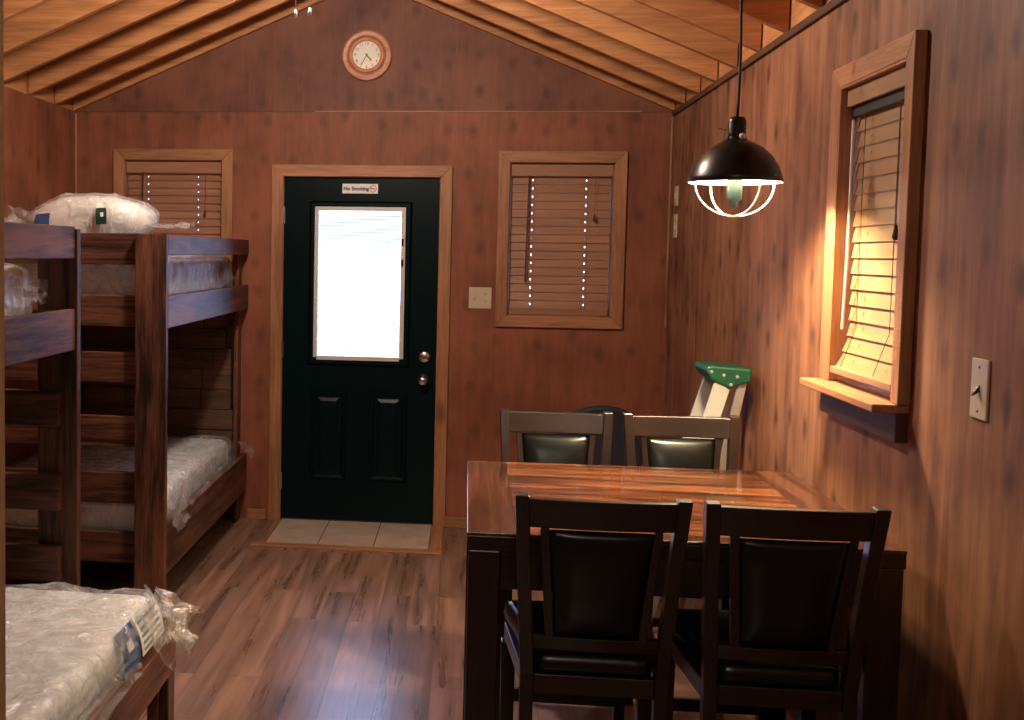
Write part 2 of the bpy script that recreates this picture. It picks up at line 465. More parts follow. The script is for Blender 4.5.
# corner strips and wall-top strip
structure(MB().box(XR-.012, XR, -.014, 0, 1.2, ZE-.01).build('trim_5', casing('z'), bevel=.004))
structure(MB().box(XL, XL+.012, -.014, 0, 0, ZE-.01).build('trim_6', casing('z'), bevel=.004))
structure(MB().box(XR-.014, XR, YF, -.03, ZE-.028, ZE-.002).build('trim_7', wood('dark_strip', (.07, .03, .015), (.13, .055, .025), 'y')))
# baseboards
structure(MB().box(-1.275, -1.165, -.016, 0, 0, .06).build('baseboard_left', casing('x'), bevel=.004))
structure(MB().box(-.10, XR, -.016, 0, 0, .06).build('baseboard_back', casing('x'), bevel=.004))
structure(MB().box(XR-.016, XR, YF, -.016, 0, .06).build('baseboard_right', casing('y'), bevel=.004))
# tile strip at the door
th_ = structure(thing('threshold', None, None, (-.62, -.3, 0)))
tp = MB()
for x0, x1 in ((-1.065, -.783), (-.777, -.478), (-.472, -.178)): tp.box(x0, x1, -.578, .03, 0, .006)
tp.build('tile', M['tile'], th_, .0015)
MB().box(-1.068, -.175, -.58, .03, 0, .003).build('grout', M['grout'], th_)
e = MB().box(-1.135, -.105, -.655, -.58, 0, .010).build('edge_strip', casing('x'), th_, .003)
MB().box(-.175, -.105, -.58, -.02, 0, .010).build('edge_strip', casing('y'), th_, .003)
MB().box(-1.085, -1.068, -.58, -.02, 0, .008).build('edge_strip', casing('y'), th_, .002)

# ceiling: deck, rafters, blocking
ce = structure(thing('ceiling', None, None, (XC, -4, ZE)))
RD = .15
dk = MB()
for xa in (XL-.12, XR+.12):
    za = ZE + RD - SL*.12
    dk.prism([(xa, YF-.12, za), (XC, YF-.12, zu(XC)+RD), (XC, YF-.12, zu(XC)+RD+.03), (xa, YF-.12, za+.03)], (0, -YF+.24, 0))
dk.build('deck', M['deck'], ce)
ys = [-.022] + [-.33-.406*k for k in range(20)]
for y in ys:
    if y < YF+.05: break
    for xa in (XL, XR):
        MB().prism([(xa, y-.019, ZE), (XC, y-.019, zu(XC)), (XC, y-.019, zu(XC)+RD), (xa, y-.019, ZE+RD)], (0, .038, 0)).build('rafter', pine('x'), ce, .002)
for xa, xb in ((XL-.05, XL-.006), (XR+.006, XR+.05)):
    MB().box(xa, xb, YF, 0, ZE, ZE+RD-.006).build('blocking', pine('y'), ce)
MB().box(XC-.019, XC+.019, YF, 0, zu(XC)-.012, zu(XC)+RD).build('ridge_board', pine('y'), ce)

# ------------------------------------------------------------------ windows, door
def mitred(b, ax0, ax1, z0, z1, w, mk3):
    """four mitred boards as separate meshes: returns list of polygons"""
    o = [(ax0-w, z0-w), (ax1+w, z0-w), (ax1+w, z1+w), (ax0-w, z1+w)]
    i = [(ax0, z0), (ax1, z0), (ax1, z1), (ax0, z1)]
    return [[mk3(*o[k]), mk3(*o[(k+1) % 4]), mk3(*i[(k+1) % 4]), mk3(*i[k])] for k in range(4)]
def back_window(nm, W):
    x0, x1, z0, z1 = W
    r = structure(thing(nm, None, None, ((x0+x1)/2, 0, z0-.065)))
    for k, poly in enumerate(mitred(None, x0, x1, z0, z1, .066, lambda a, z: (a, -.02, z))):
        MB().prism(poly, (0, .0195, 0)).build('casing', casing('xz'[k % 2]), r, .003)
    j = MB(); t = .004
    j.box(x0, x0+t, 0, TH, z0, z1); j.box(x1-t, x1, 0, TH, z0, z1); j.box(x0, x1, 0, TH, z1-t, z1); j.box(x0, x1, 0, TH, z0, z0+t)
    j.build('jamb', casing('z'), r)
    s_ = MB()
    for a in ((x0+.004, x0+.04, z0+.004, z1-.004), (x1-.04, x1-.004, z0+.004, z1-.004), (x0+.04, x1-.04, z0+.004, z0+.045), (x0+.04, x1-.04, z1-.045, z1-.004), (x0+.04, x1-.04, (z0+z1)/2-.02, (z0+z1)/2+.02)):
        s_.box(a[0], a[1], .08, .11, a[2], a[3])
    s_.build('sash', M['sash'], r, .002)
    MB().box(x0+.03, x1-.03, .093, .097, z0+.03, z1-.03).build('glass_pane', M['glass'], r)
    return r
back_window('window_1', WL); back_window('window_2', WR)
def slats(b, a0, a1, cords, ztop, zbot, pitch, tilt, place, width=.05, crown=.002):
    """closed blind slats with routed cord slots; place(a, d, z) -> point, d = depth into the recess"""
    n = round((ztop-zbot)/pitch); pitch = (ztop-zbot)/n
    c, s_ = math.cos(tilt), math.sin(tilt)
    for k in range(n):
        zc = ztop-pitch*(k+.5)
        rows = [-.5, -.10, .10, .5]
        for q in range(3):
            u0, u1 = rows[q]*width, rows[q+1]*width
            edges = [a0]
            if q == 1:
                for cc in cords: edges += [cc-.0022, cc+.0022]
            edges.append(a1)
            for m in range(0, len(edges), 2):
                p = []
                for th in (-.0013, .0013):
                    for (aa, uu) in ((edges[m], u0), (edges[m+1], u0), (edges[m+1], u1), (edges[m], u1)):
                        p.append(place(aa, uu*c - th*s_, zc+uu*s_ + th*c))
                b.hexa(p)
def back_blind(label, W, tilt, gap, bottom, bowl=0.):
    x0, x1, z0, z1 = W; a0, a1 = x0+.012, x1-gap
    r = thing('window_blind', label, 'blind', ((x0+x1)/2, .035, z0+.01), 'wooden blinds of the back wall')
    MB().box(x0+.006, x1-.006, .008, .02, z1-.075, z1-.008).build('valance', M['blind'], r, .003)
    MB().box(a0, a1, .022, .06, z1-.055, z1-.012).build('head_rail', M['blind'], r)
    b = MB(); cs = [a0+(a1-a0)*.215, a0+(a1-a0)*.755]
    slats(b, a0, a1, cs, z1-.072, z0+.042, .046, tilt, lambda a, d, z: (a, .038+d, z))
    b.build('slats', M['blind'], r)
    MB().box(a0, a1, .020, .055, z0+.0045, z0+.045).build('bottom_rail', M['blind'], r, .003)
    c = MB()
    for q in cs:
        c.tube([(q+.006, .012, z1-.07), (q+.006, .010, z0+.035)], .0009, 5)
    c.build('cord', M['string'], r)
    MB().tube([(a0+.098, .008, z1-.07), (a0+.092, .002, z1-.42), (a0+.088, .004, z1-.68)], .0045, 8).build('tilt_wand', M['string'], r)
    t = MB().tube([(a1-.088, .010, z1-.07), (a1-.09, .002, z1-.3)], .0012, 5)
    t.lathe([(0, .03), (.004, .03), (.009, 0), (.006, -.008), (0, -.01)], (a1-.09, .002, z1-.32), 'z', 10)
    t.build('pull_cord', M['string'], r)
    return r
back_blind('brown wooden slat blind in the small window above the bunk, left of the green door', WL, 1.125, .012, 0)
back_blind('brown wooden slat blind closed in the window right of the green door', WR, 1.34, .016, 0)

# right-wall window
y0, y1, z0, z1 = W3
w3 = structure(thing('window_3', None, None, (XR, (y0+y1)/2, 1.16)))
X3 = XR-.032
polys = mitred(None, y0, y1, z0, z1, .07, lambda a, z: (X3, a, z))
for k in (1, 2, 3):
    p = polys[k]
    if k == 1: p = [(X3, y1+.085, z0-.005), (X3, y1+.085, z1+.062), p[2], (X3, y1, z0-.005)]
    if k == 2: p = [(X3, y1+.085, z1+.062), (X3, y0-.052, z1+.062), p[2], p[3]]
    if k == 3: p = [(X3, y0-.052, z1+.062), (X3, y0-.052, z0-.005), (X3, y0, z0-.005), p[3]]
    MB().prism(p, (.0318, 0, 0)).build('casing', casing('yz'[k % 2]), w3, .003)
j = MB(); t = .006
j.box(X3+.002, XR+TH, y0, y0+t, z0, z1); j.box(X3+.002, XR+TH, y1-t, y1, z0, z1); j.box(X3+.002, XR+TH, y0, y1, z1-t, z1); j.box(X3+.03, XR+TH, y0, y1, z0, z0+t)
j.build('jamb', casing('z'), w3)
MB().box(XR-.09, XR+.02, y0-.042, y1+.085, z0-.028, z0-.0055).build('sill', casing('y'), w3, .004)
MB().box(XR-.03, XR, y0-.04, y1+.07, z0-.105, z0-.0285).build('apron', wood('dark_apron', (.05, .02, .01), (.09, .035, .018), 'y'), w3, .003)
s_ = MB()
for a in ((y0+.006, y0+.04, z0, z1), (y1-.04, y1-.006, z0, z1), (y0+.04, y1-.04, z0+.006, z0+.045), (y0+.04, y1-.04, z1-.045, z1-.006)):
    s_.box(XR+.085, XR+.11, a[0], a[1], a[2]+.006, a[3]-.006)
s_.build('sash', M['sash'], w3)
MB().box(XR+.096, XR+.1, y0+.03, y1-.03, z0+.03, z1-.03).build('glass_pane', M['glass'], w3)
r = thing('window_blind', 'tan slat blind in the right wall window, its lower half lit by the pendant lamp', 'blind', (XR+.045, (y0+y1)/2, z0+.01))
MB().box(XR-.012, XR, y0+.008, y1-.008, z1-.06, z1-.008).build('valance', M['blindy'], r, .003)
MB().box(XR+.004, XR+.045, y0+.008, y1-.008, z1-.088, z1-.012).build('head_rail', M['slot'], r)
b = MB(); a0, a1 = y0+.010, y1-.012; cs = [a0+.12, a1-.12]
slats(b, a0, a1, cs, z1-.085, z0+.042, .046, 1.40, lambda a, d, z: (XR+.024+d - .045*max(0, (1.42-z)/.17)**2, a, z))
b.build('slats', M['blindy'], r)
MB().box(XR-.03, XR+.01, a0, a1, z0+.022, z0+.042).build('bottom_rail', M['blindy'], r, .003)
c = MB()
for q in cs: c.tube([(XR+.004, q, z1-.09), (XR+.003, q, 1.4), (XR-.035, q, z0+.05)], .0012, 5)
c.build('cord', M['string'], r)
t = MB().tube([(XR-.004, a0+.09, z1-.10), (XR-.004, a0+.09, z1-.42)], .0012, 5)
t.lathe([(0, .03), (.004, .03), (.009, 0), (.006, -.008), (0, -.01)], (XR-.004, a0+.09, z1-.45), 'z', 10)
t.build('pull_cord', M['string'], r)
MB().tube([(XR-.002, a1-.03, z1-.10), (XR-.006, a1-.04, z1-.5), (XR-.008, a1-.03, z1-.72)], .004, 8).build('tilt_wand', M['sash'], r)

# door
x0, x1, z0, z1 = DR
d = structure(thing('door_1', None, None, (-.623, .02, 0)))
LX0, LX1, LZ0, LZ1 = -.872, -.385, .985, 1.84
slab = MB()
for a in ((x0+.004, LX0, .012, z1-.004), (LX1, x1-.004, .012, z1-.004), (LX0, LX1, .012, LZ0), (LX0, LX1, LZ1, z1-.004)):
    slab.box(a[0], a[1], .012, .056, a[2], a[3])
slab.build('door_slab', M['door'], d)
def frame_ring(x0, x1, z0, z1, w, yo, yi):
    """picture-frame moulding, raised in the middle"""
    m = MB()
    prof = [(0, yi), (w*.25, yo), (w*.6, yo), (w, yi)]
    rings = []
    for q, y in prof: rings.append([(x0+q, y, z0+q), (x1-q, y, z0+q), (x1-q, y, z1-q), (x0+q, y, z1-q)])
    vs = [p for rg in rings for p in rg]; fs = []
    for i in range(len(rings)-1):
        for k in range(4): fs.append((i*4+k, i*4+(k+1) % 4, (i+1)*4+(k+1) % 4, (i+1)*4+k))
    return m.add(vs, fs)
frame_ring(-.925, -.325, .93, 1.895, .05, -.006, .0118).build('lite_moulding', M['door'], d)
for xa, xb in ((-.905, -.69), (-.555, -.335)):
    frame_ring(xa, xb, .25, .785, .03, .002, .0118).build('panel_moulding', M['door'], d)
    pm = MB().hexa([(xa+.045, .0118, .295), (xb-.045, .0118, .295), (xb-.045, .0118, .74), (xa+.045, .0118, .74), (xa+.065, .004, .315), (xb-.065, .004, .315), (xb-.065, .004, .72), (xa+.065, .004, .72)])
    pm.build('raised_panel', M['door'], d)
lf = MB()
for a in ((LX0-.02, LX0+.002, LZ0-.005, LZ1+.022), (LX1-.002, LX1+.024, LZ0-.005, LZ1+.022), (LX0, LX1, LZ1-.002, LZ1+.022), (LX0, LX1, LZ0-.02, LZ0+.004)):
    lf.box(a[0], a[1], -.012, .014, a[2], a[3])
lfo = lf.build('lite_frame', M['lite'], d, .003)
MB().box(LX0, LX1, .022, .025, LZ0, LZ1).build('glass_pane', M['glass'], d)
ms = MB(); k = LZ0+.012
while k < LZ1-.01:
    dz = (.0035)+.0035*max(0, min(1, (k-1.40)/.3))
    ms.hexa([(LX0+.006, .032, k-.001), (LX1-.006, .032, k-.001), (LX1-.006, .042, k-.001-dz), (LX0+.006, .042, k-.001-dz), (LX0+.006, .032, k-.0004), (LX1-.006, .032, k-.0004), (LX1-.006, .042, k-.0004-dz), (LX0+.006, .042, k-.0004-dz)]); k += .019
ms.build('mini_blind', M['minislat'], d)
for zc in (1.66, 1.54):
    MB().box(LX1+.0, LX1+.014, -.02, -.011, zc-.02, zc+.02).build('blind_slider', M['black_metal'], lfo, .002)
db = MB().lathe([(0, .020), (.026, .019), (.034, .012), (.036, 0)], (-.238, .012, .996), 'y', 28)
dbo = db.build('deadbolt', M['chrome'], d, smooth=True)
MB().box(-.243, -.233, -.018, -.006, .982, 1.010).build('deadbolt_turn', M['chrome'], dbo, .003)
kb = MB().lathe([(.034, 0), (.034, .006), (.014, .010), (.012, .030), (.026, .040), (.029, .054), (.022, .066), (0, .070)], (-.244, .012, .861), 'y', 28)
kb.build('door_knob', M['chrome'], d, smooth=True)
for zc in (1.81, 1.02, .24):
    MB().box(x0-.006, x0+.012, -.004, .013, zc-.05, zc+.05).tube([(x0-.001, -.006, zc-.05), (x0-.001, -.006, zc+.05)], .006, 10).build('hinge', M['chrome'], d)
dj = MB(); dj.box(x0-.001, x0+.003, -.002, TH, 0, z1); dj.box(x1-.003, x1+.001, -.002, TH, 0, z1); dj.box(x0, x1, -.002, TH, z1-.003, z1+.001)
dj.build('door_jamb', casing('z'), d)
MB().box(x0, x1, .008, TH, 0, .011).build('sill_plate', M['slot'], d)
cw = .068
for nm, poly, ax in (('trim_8', [(x0-cw, 0), (x0, 0), (x0, z1), (x0-cw, z1+cw)], 'z'), ('trim_9', [(x1, 0), (x1+cw, 0), (x1+cw, z1+cw), (x1, z1)], 'z'), ('trim_10', [(x0, z1), (x1, z1), (x1+cw, z1+cw), (x0-cw, z1+cw)], 'x')):
    structure(MB().prism([(a, -.02, z) for a, z in poly], (0, .0195, 0)).build(nm, casing(ax), bevel=.003))

sg = thing('door_sign', 'small white no smoking sign fixed to the top of the green door', 'sign', (-.63, .01, 1.94))
MB().box(-.735, -.527, .0085, .0115, 1.940, 1.996).build('sign_plate', M['whitelabel'], sg, .001)
MB().text('No Smoking', .0295, (-.655, .0083, 1.967), depth=.0006, bold=.0012).build('lettering', M['blackprint'], sg)
ic = MB().tube([(-.556+.019*math.cos(a), .008, 1.968+.019*math.sin(a)) for a in [k*PI/12 for k in range(24)]], .0022, 6, True)
ic.bar((-.569, .008, 1.981), (-.543, .008, 1.955), .003, .001); ic.build('symbol_ring', M['redprint'], sg)
MB().box(-.570, -.546, .0078, .0086, 1.9655, 1.9705).build('symbol_cigarette', M['blackprint'], sg)

# ------------------------------------------------------------------ wall fittings
ck = thing('wall_clock', 'round wooden wall clock high on the gable wall above the green door', 'clock', (-.604, 0, 2.585))
cc = (-.604, -.002, 2.729)
MB().lathe([(.085, .03), (.092, .034), (.102, .030), (.108, .016), (.126, .020), (.139, .024), (.145, .016), (.146, 0), (.08, 0), (.08, .03), (.085, .03)], cc, 'y', 48, False).build('frame', wood('clock_wood', (.30, .10, .05), (.50, .20, .10), 'x', .35, 0), ck, smooth=True)
MB().lathe([(0, .016), (.086, .016), (.086, .004), (0, .004)], cc, 'y', 40).build('dial', M['dialface'], ck)
for h_ in range(1, 13):
    a = PI/2-h_*PI/6; MB().text(str(h_), .024, (cc[0]+.066*math.cos(a), -.0187, cc[2]+.066*math.sin(a)), depth=.0005).build('numeral', M['blackprint'], ck)
def hand(hours, ln, w):
    a = PI/2-hours*PI/6; dx, dz = math.cos(a), math.sin(a)
    return MB().bar((cc[0]-dx*.012, -.021, cc[2]-dz*.012), (cc[0]+dx*ln, -.021, cc[2]+dz*ln), w, .0012)
hand(4.58, .042, .006).build('hour_hand', M['blackprint'], ck); hand(7, .06, .004).build('minute_hand', M['blackprint'], ck)
MB().lathe([(.082, .026), (.082, .0275), (0, .0275), (0, .026)], cc, 'y', 40).build('cover_glass', M['glass'], ck)

pl = thing('wall_plate', 'square ivory switch and outlet plate between the green door and the window', 'wall plate', (.075, 0, 1.285))
MB().box(.010, .140, -.006, 0, 1.285, 1.408).build('plate', M['ivory'], pl, .003)
MB().box(.036, .046, -.016, -.005, 1.335, 1.358).build('toggle', M['ivory'], pl, .002)
for zc in (1.325, 1.367):
    MB().box(.093, .117, -.008, -.005, zc-.015, zc+.015).build('receptacle', M['ivory'], pl, .003)
for zc in (1.325, 1.367):
    for xa in (.099, .109): MB().box(xa, xa+.002, -.0085, -.0075, zc-.004, zc+.007).build('slot', M['slot'], pl)
pl = thing('wall_plate', 'tall ivory light switch plate on the right wall nearest the camera', 'light switch', (XR, -4.105, 1.25))
MB().box(XR-.006, XR, -4.147, -4.062, 1.252, 1.385).build('plate', M['ivory'], pl, .003)
MB().hexa([(XR-.006, -4.110, 1.312), (XR-.006, -4.099, 1.312), (XR-.005, -4.099, 1.33), (XR-.005, -4.110, 1.33), (XR-.02, -4.109, 1.303), (XR-.02, -4.100, 1.303), (XR-.017, -4.100, 1.312), (XR-.017, -4.109, 1.312)]).build('toggle', M['slot'], pl)
for zc in (1.27, 1.367): MB().lathe([(.004, 0), (.003, -.0015), (0, -.002)], (XR-.006, -4.1045, zc), 'x', 10).build('screw', M['chrome'], pl)
for za, zb, lb in ((1.876, 1.985, 'upper of two narrow white plates on the right wall by the back corner'), (1.703, 1.832, 'lower of two narrow white plates on the right wall by the back corner')):
    p_ = thing('wall_plate', lb, 'wall plate', (XR, -.215, za), 'white plates by the back corner')
    MB().box(XR-.008, XR, -.255, -.17, za, zb).build('plate', M['ivory'], p_, .003)
    MB().box(XR-.014, XR-.007, -.222, -.203, (za+zb)/2-.02, (za+zb)/2+.02).build('rocker', M['ivory'], p_, .002)

# ------------------------------------------------------------------ lamps
PX, PY, PZ = .802, -3.10, 1.826
lp = thing('pendant_lamp', 'black dome pendant lamp with a white wire cage hanging over the table', 'lamp', (PX, PY, PZ-.1))
cp = []
zt = zu(PX)
for k in range(13):
    t = k/12; cp.append((PX+.003*math.sin(t*PI*1.6), PY+.004*math.sin(t*PI), PZ+.195+(zt-PZ-.195-.02)*t))
MB().tube(cp, .0045, 8).build('power_cord', M['cord'], lp, smooth=True)
MB().lathe([(.0, 0), (.05, 0), (.05, -.02), (.02, -.035), (0, -.035)], (PX, PY, zt+.01), 'z', 24).build('ceiling_mount', M['black_metal'], lp, smooth=True)
sh = MB().lathe([(.137, .0), (.1405, .002), (.136, .018), (.124, .05), (.104, .082), (.078, .106), (.05, .122), (.03, .13), (.027, .14), (.027, .185), (.022, .198), (.006, .20), (.006, .197), (.0, .197)], (PX, PY, PZ), 'z', 48)
sh.build('shade', M['black_metal'], lp, smooth=True)
MB().lathe([(.1365, .001), (.132, .018), (.120, .049), (.10, .080), (.074, .103), (.046, .118), (0, .124)], (PX, PY, PZ), 'z', 48).build('shade_lining', M['white_enamel'], lp, smooth=True)
cg = MB()
for a in (.35, .35+PI/2):
    cg.tube([(PX+.135*math.cos(t)*math.cos(a), PY+.135*math.cos(t)*math.sin(a), PZ-.004-.098*math.sin(t)) for t in [PI*k/24 for k in range(25)]], .0028, 6)
cg.build('wire_cage', M['white_enamel'], lp, smooth=True)
MB().tube([(PX+.040*math.cos(a), PY+.040*math.sin(a), PZ+.078) for a in [2*PI*k/28 for k in range(28)]], .013, 10, True).build('glowing_bulb', M['lampglow'], lp, smooth=True)
bb = MB().lathe([(0, -.076), (.006, -.075), (.012, -.058), (.021, -.05), (.023, -.02), (.021, .02), (.019, .08), (.019, .118), (0, .118)], (PX, PY, PZ), 'z', 18)
bb.build('bulb_body', M['bulbbody'], lp, smooth=True)
kn = MB().lathe([(0, .012), (.008, .01), (.010, .004), (.006, 0)], (PX+.010, PY-.026, PZ+.138), 'y', 14); kn.build('knob', M['white_enamel'], lp, smooth=True)
MB().box(PX-.040, PX-.024, PY-.008, PY+.008, PZ+.128, PZ+.155).tube([(PX-.03, PY, PZ+.158), (PX-.055, PY-.004, PZ+.164)], .0018, 6).build('switch_key', M['chrome'], lp)
for a in (.35+PI, -PI/2+.75, .35, 2.1): MB().lathe([(0, .004), (.003, .003), (.004, 0)], (PX+.136*math.cos(a), PY+.136*math.sin(a), PZ+.016), 'z', 8).build('rivet', M['chrome'], lp)

FX, FY = -.63, -2.42
fn = thing('ceiling_light', 'globe ceiling light at the roof ridge, its two white pull chains hanging into view', 'ceiling light', (FX, FY, 2.44))
MB().lathe([(0, 3.12), (.075, 3.12), (.07, 3.09), (.03, 3.07), (.03, 3.02), (.06, 3.01), (.06, 2.985), (.03, 2.98), (0, 2.98)], (FX, FY, 0), 'z', 32).build('lamp_holder', M['white_enamel'], fn, smooth=True)
MB().lathe([(.0, 2.80), (.04, 2.805), (.075, 2.825), (.095, 2.87), (.09, 2.925), (.065, 2.965), (.045, 2.978)], (FX, FY, 0), 'z', 32).build('light_globe', M['globe'], fn, smooth=True)
for dx, zb in ((-.012, 2.445), (.040, 2.451)):
    cx_ = FX+dx; cy_ = FY-.12
    t = MB().tube([(FX+dx*.6, FY-.055, 3.0), (cx_, cy_+.004, 2.99), (cx_, cy_, 2.93), (cx_, cy_, zb+.02)], .0022, 6)
    t.lathe([(0, .03), (.004, .028), (.007, .01), (.006, 0), (0, -.002)], (cx_, cy_, zb), 'z', 10)
    t.build('pull_chain', M['white_enamel'], fn, smooth=True)

# ------------------------------------------------------------------ bunk beds
XB = -1.277
def board(x0, x1, y0, y1, z0, z1, name, parent, ax=None):
    ax = ax or 'xyz'[max(range(3), key=lambda k: (x1-x0, y1-y0, z1-z0)[k])]
    return MB().box(x0, x1, y0, y1, z0, z1).build(name, bunkw(ax), parent, .004)
YA, YBk = -1.93, -.03
fb = thing('bunk_bed', 'dark stained wooden bunk bed in the far left corner beside the green door', 'bunk bed', ((XL+XB)/2, (YA+YBk)/2, 0), 'wooden bunk beds along the left wall')
board(XB-.137, XB, YA, YA+.04, 0, 1.665, 'post', fb)
board(XL+.01, XL+.147, YA, YA+.04, 0, 1.665, 'post', fb)
board(XB-.065, XB-.039, YBk-.10, YBk, 0, 1.662, 'post', fb)
board(XL+.01, XL+.075, YBk-.10, YBk, 0, 1.662, 'post', fb)
for za, zb in ((1.574, 1.662), (1.257, 1.398), (.18, .40)):
    board(XB-.038, XB, YA+.041, YBk, za, zb, 'side_rail', fb)
for za, zb in ((1.257, 1.398), (.18, .40)):
    board(XL+.01, XL+.048, YA+.041, YBk, za, zb, 'side_rail', fb)
for zc in (1.597, 1.328, 1.08, .80, .552, .288):
    board(XL+.02, XB-.04, YA+.041, YA+.078, zc-.068, zc+.068, 'end_board', fb)
hb = MB(); zz = .42
while zz < 1.24:
    xx = XL+.08
    while xx < XB-.10:
        ln = random.uniform(.25, .5); xe = min(xx+ln, XB-.075-random.choice((0, .02, .045)))
        if XB-.075-xe < .12: xe = XB-.075-random.choice((0, .02, .05))
        hb.box(xx+.001, xe, YBk-.035-random.uniform(0, .012), YBk, zz+.001, zz+.118); xx = xe+.002
        if xe > XB-.15: break
    zz += .12
hb.build('headboard_planks', boardw('x'), fb, .003)
for z_ in (1.30, .27):
    MB().box(XL+.05, XB-.04, YA+.08, YBk-.11, z_, z_+.02).build('bed_platform', bunkw('y'), fb)

YC, YD = -3.10, -5.16
XW = -.93
nb_ = thing('bunk_bed', 'dark stained wooden bunk bed with a wider lower bed, nearest on the left', 'bunk bed', ((XL+XB)/2, (YC+YD)/2, 0), 'wooden bunk beds along the left wall')
for xa, xb in ((XB-.130, XB+.006), (XL+.01, XL+.11)):
    for ya, yb in ((YC+.001, YC+.041), (YD-.041, YD-.001)):
        board(xa, xb, ya, yb, 0, 1.66, 'post', nb_)
for za, zb in ((1.562, 1.668), (1.262, 1.398)):
    board(XB-.030, XB, YD, YC, za, zb, 'side_rail', nb_)
board(XW-.034, XW, YD, YC, .215, .345, 'side_rail', nb_)
for ya, yb in ((YC-.09, YC), (YD, YD+.09)):
    board(XW-.074, XW-.035, ya, yb, 0, .34, 'corner_leg', nb_)
board(XW-.034, XW-.004, YC-.085, YC-.002, 0, .213, 'corner_leg', nb_)
for ya in (YC-.036, YD):
    board(XB+.03, XW-.076, ya, ya+.036, .17, .34, 'end_board', nb_)
for zc in (1.335, 1.07, .79, .552, .29):
    board(XL+.02, XB-.043, YC-.04, YC-.001, zc-.058, zc+.058, 'end_board', nb_)
    board(XL+.02, XB-.043, YD+.001, YD+.04, zc-.058, zc+.058, 'end_board', nb_)
MB().box(XL+.02, XB-.01, YD+.09, YC-.09, 1.30, 1.32).build('bed_platform', bunkw('y'), nb_)
MB().box(XL+.02, XW-.08, YD+.09, YC-.09, .325, .343).build('bed_platform', bunkw('y'), nb_)

def mattress(label, x0, x1, y0, y1, z0, z1, seed, fabric, group='mattresses wrapped in clear plastic', amp=.011):
    r = thing('mattress', label, 'mattress', ((x0+x1)/2, (y0+y1)/2, z0), group)
    MB().puffy(x0+.018, x1-.018, y0+.022, y1-.022, z0+.012, z1-.012, .045, .045, .004, 5., seed, .004).build('mattress_body', fabric, r, smooth=True)
    MB().puffy(x0+.008, x1-.008, y0+.008, y1-.008, z0+.008, z1-.002, .04, .028, amp*1.35, 5.5, seed+5).build('plastic_cover', M['film'], r, smooth=True)
    return r
def flap(parent, p0, p1, p2, p3, seed, amp=.02, n=18, name='plastic_flap', k=9.):
    p = [Vector(q) for q in (p0, p1, p2, p3)]; nr = (p[1]-p[0]).cross(p[3]-p[0]).normalized()
    def fn(u, v):
        q = (p[0]*(1-u)+p[1]*u)*(1-v)+(p[3]*(1-u)+p[2]*u)*v
        t = noise.noise(Vector((u*k*.5+seed, v*k*.35, seed*.7)))
        return q+nr*amp*(t*1.6+.5*math.sin(u*k+v*2+seed))*(.25+v)
    return MB().grid(fn, n, n).build(name, M['film_thin'], parent, smooth=True)
m1 = mattress('plastic-wrapped mattress on the upper bunk beside the green door', XL+.068, XB-.056, YA+.098, YBk-.15, 1.336, 1.56, 1, M['ticking_blue'])
for k in range(3): MB().box(XB-.047, XB-.045, -.52+k*.06, -.48+k*.06, 1.415, 1.535).build('printed_label', M['greyprint'], m1)
flap(m1, (XB-.1, -.24, 1.54), (XB-.055, -.24, 1.42), (XB-.06, -.155, 1.44), (XB-.1, -.155, 1.50), 3, .008)
m2 = mattress('plastic-wrapped mattress on the lower bunk beside the green door', XL+.068, XB-.052, YA+.095, YBk-.14, .302, .522, 2, M['ticking'], amp=.008)
flap(m2, (XB-.02, -.25, .50), (XB-.01, -.14, .49), (XB+.06, -.10, .43), (XB+.06, -.17, .40), 5, .012)
flap(m2, (XB-.02, -1.55, .51), (XB-.015, -1.86, .49), (XB+.03, -1.80, .34), (XB+.035, -1.62, .37), 6, .016)
flap(m2, (XB-.025, -1.5, .515), (XB-.025, -.3, .515), (XB+.008, -.35, .41), (XB+.010, -1.5, .40), 8, .008, 26, 'plastic_skirt', 22.)
m3 = mattress('plastic-wrapped mattress on the upper bunk nearest on the left', XL+.03, XB-.05, YD+.115, YC-.2, 1.336, 1.55, 3, M['ticking'])
flap(m3, (XB-.35, YC-.2, 1.53), (XB-.02, YC-.2, 1.50), (XB-.06, YC-.09, 1.45), (XB-.3, YC-.09, 1.47), 9, .02)
flap(m3, (XB-.04, YC-.75, 1.535), (XB-.04, YC-.2, 1.50), (XB-.05, YC-.09, 1.42), (XB-.04, YC-.6, 1.42), 10, .012)
m4 = mattress('large plastic-wrapped white mattress with a blue label, lowest and nearest bed', XL+.03, XW-.015, YD+.11, YC-.105, .362, .516, 4, M['ticking'], amp=.014)
def side_pt(y, v): return (XW-.004-.035*v*v, y, .385+.115*v)
mb4 = [c for c in kids(m4) if c.name.startswith('mattress_body')][0]
bl4 = MB().grid(lambda u, v: side_pt(YC-.56+.15*u, v), 5, 6).build('blue_label', M['bluelabel'], mb4, solid=.002, label='blue printed label')
MB().grid(lambda u, v: side_pt(YC-.51+.05*u, .45+.25*v), 3, 3).build('label_mark', M['whitelabel'], mb4, solid=.004)
MB().grid(lambda u, v: side_pt(YC-.39+.24*u, v), 5, 6).build('white_label', M['whitelabel'], mb4, solid=.002, label='white printed label')
for k in range(5):
    MB().grid(lambda u, v: side_pt(YC-.37+.19*u, .1+.17*k+.07*v), 4, 2).build('label_print', M['greyprint'], mb4, solid=.004)
flap(m4, (XW-.02, YC-.36, .495), (XW-.04, YC-.10, .515), (XW+.10, YC-.06, .43), (XW+.07, YC-.25, .30), 12, .024)
flap(m4, (XW-.04, YC-.12, .485), (XW-.10, YC-.05, .505), (XW+.03, YC-.01, .385), (XW+.075, YC-.10, .285), 13, .02)
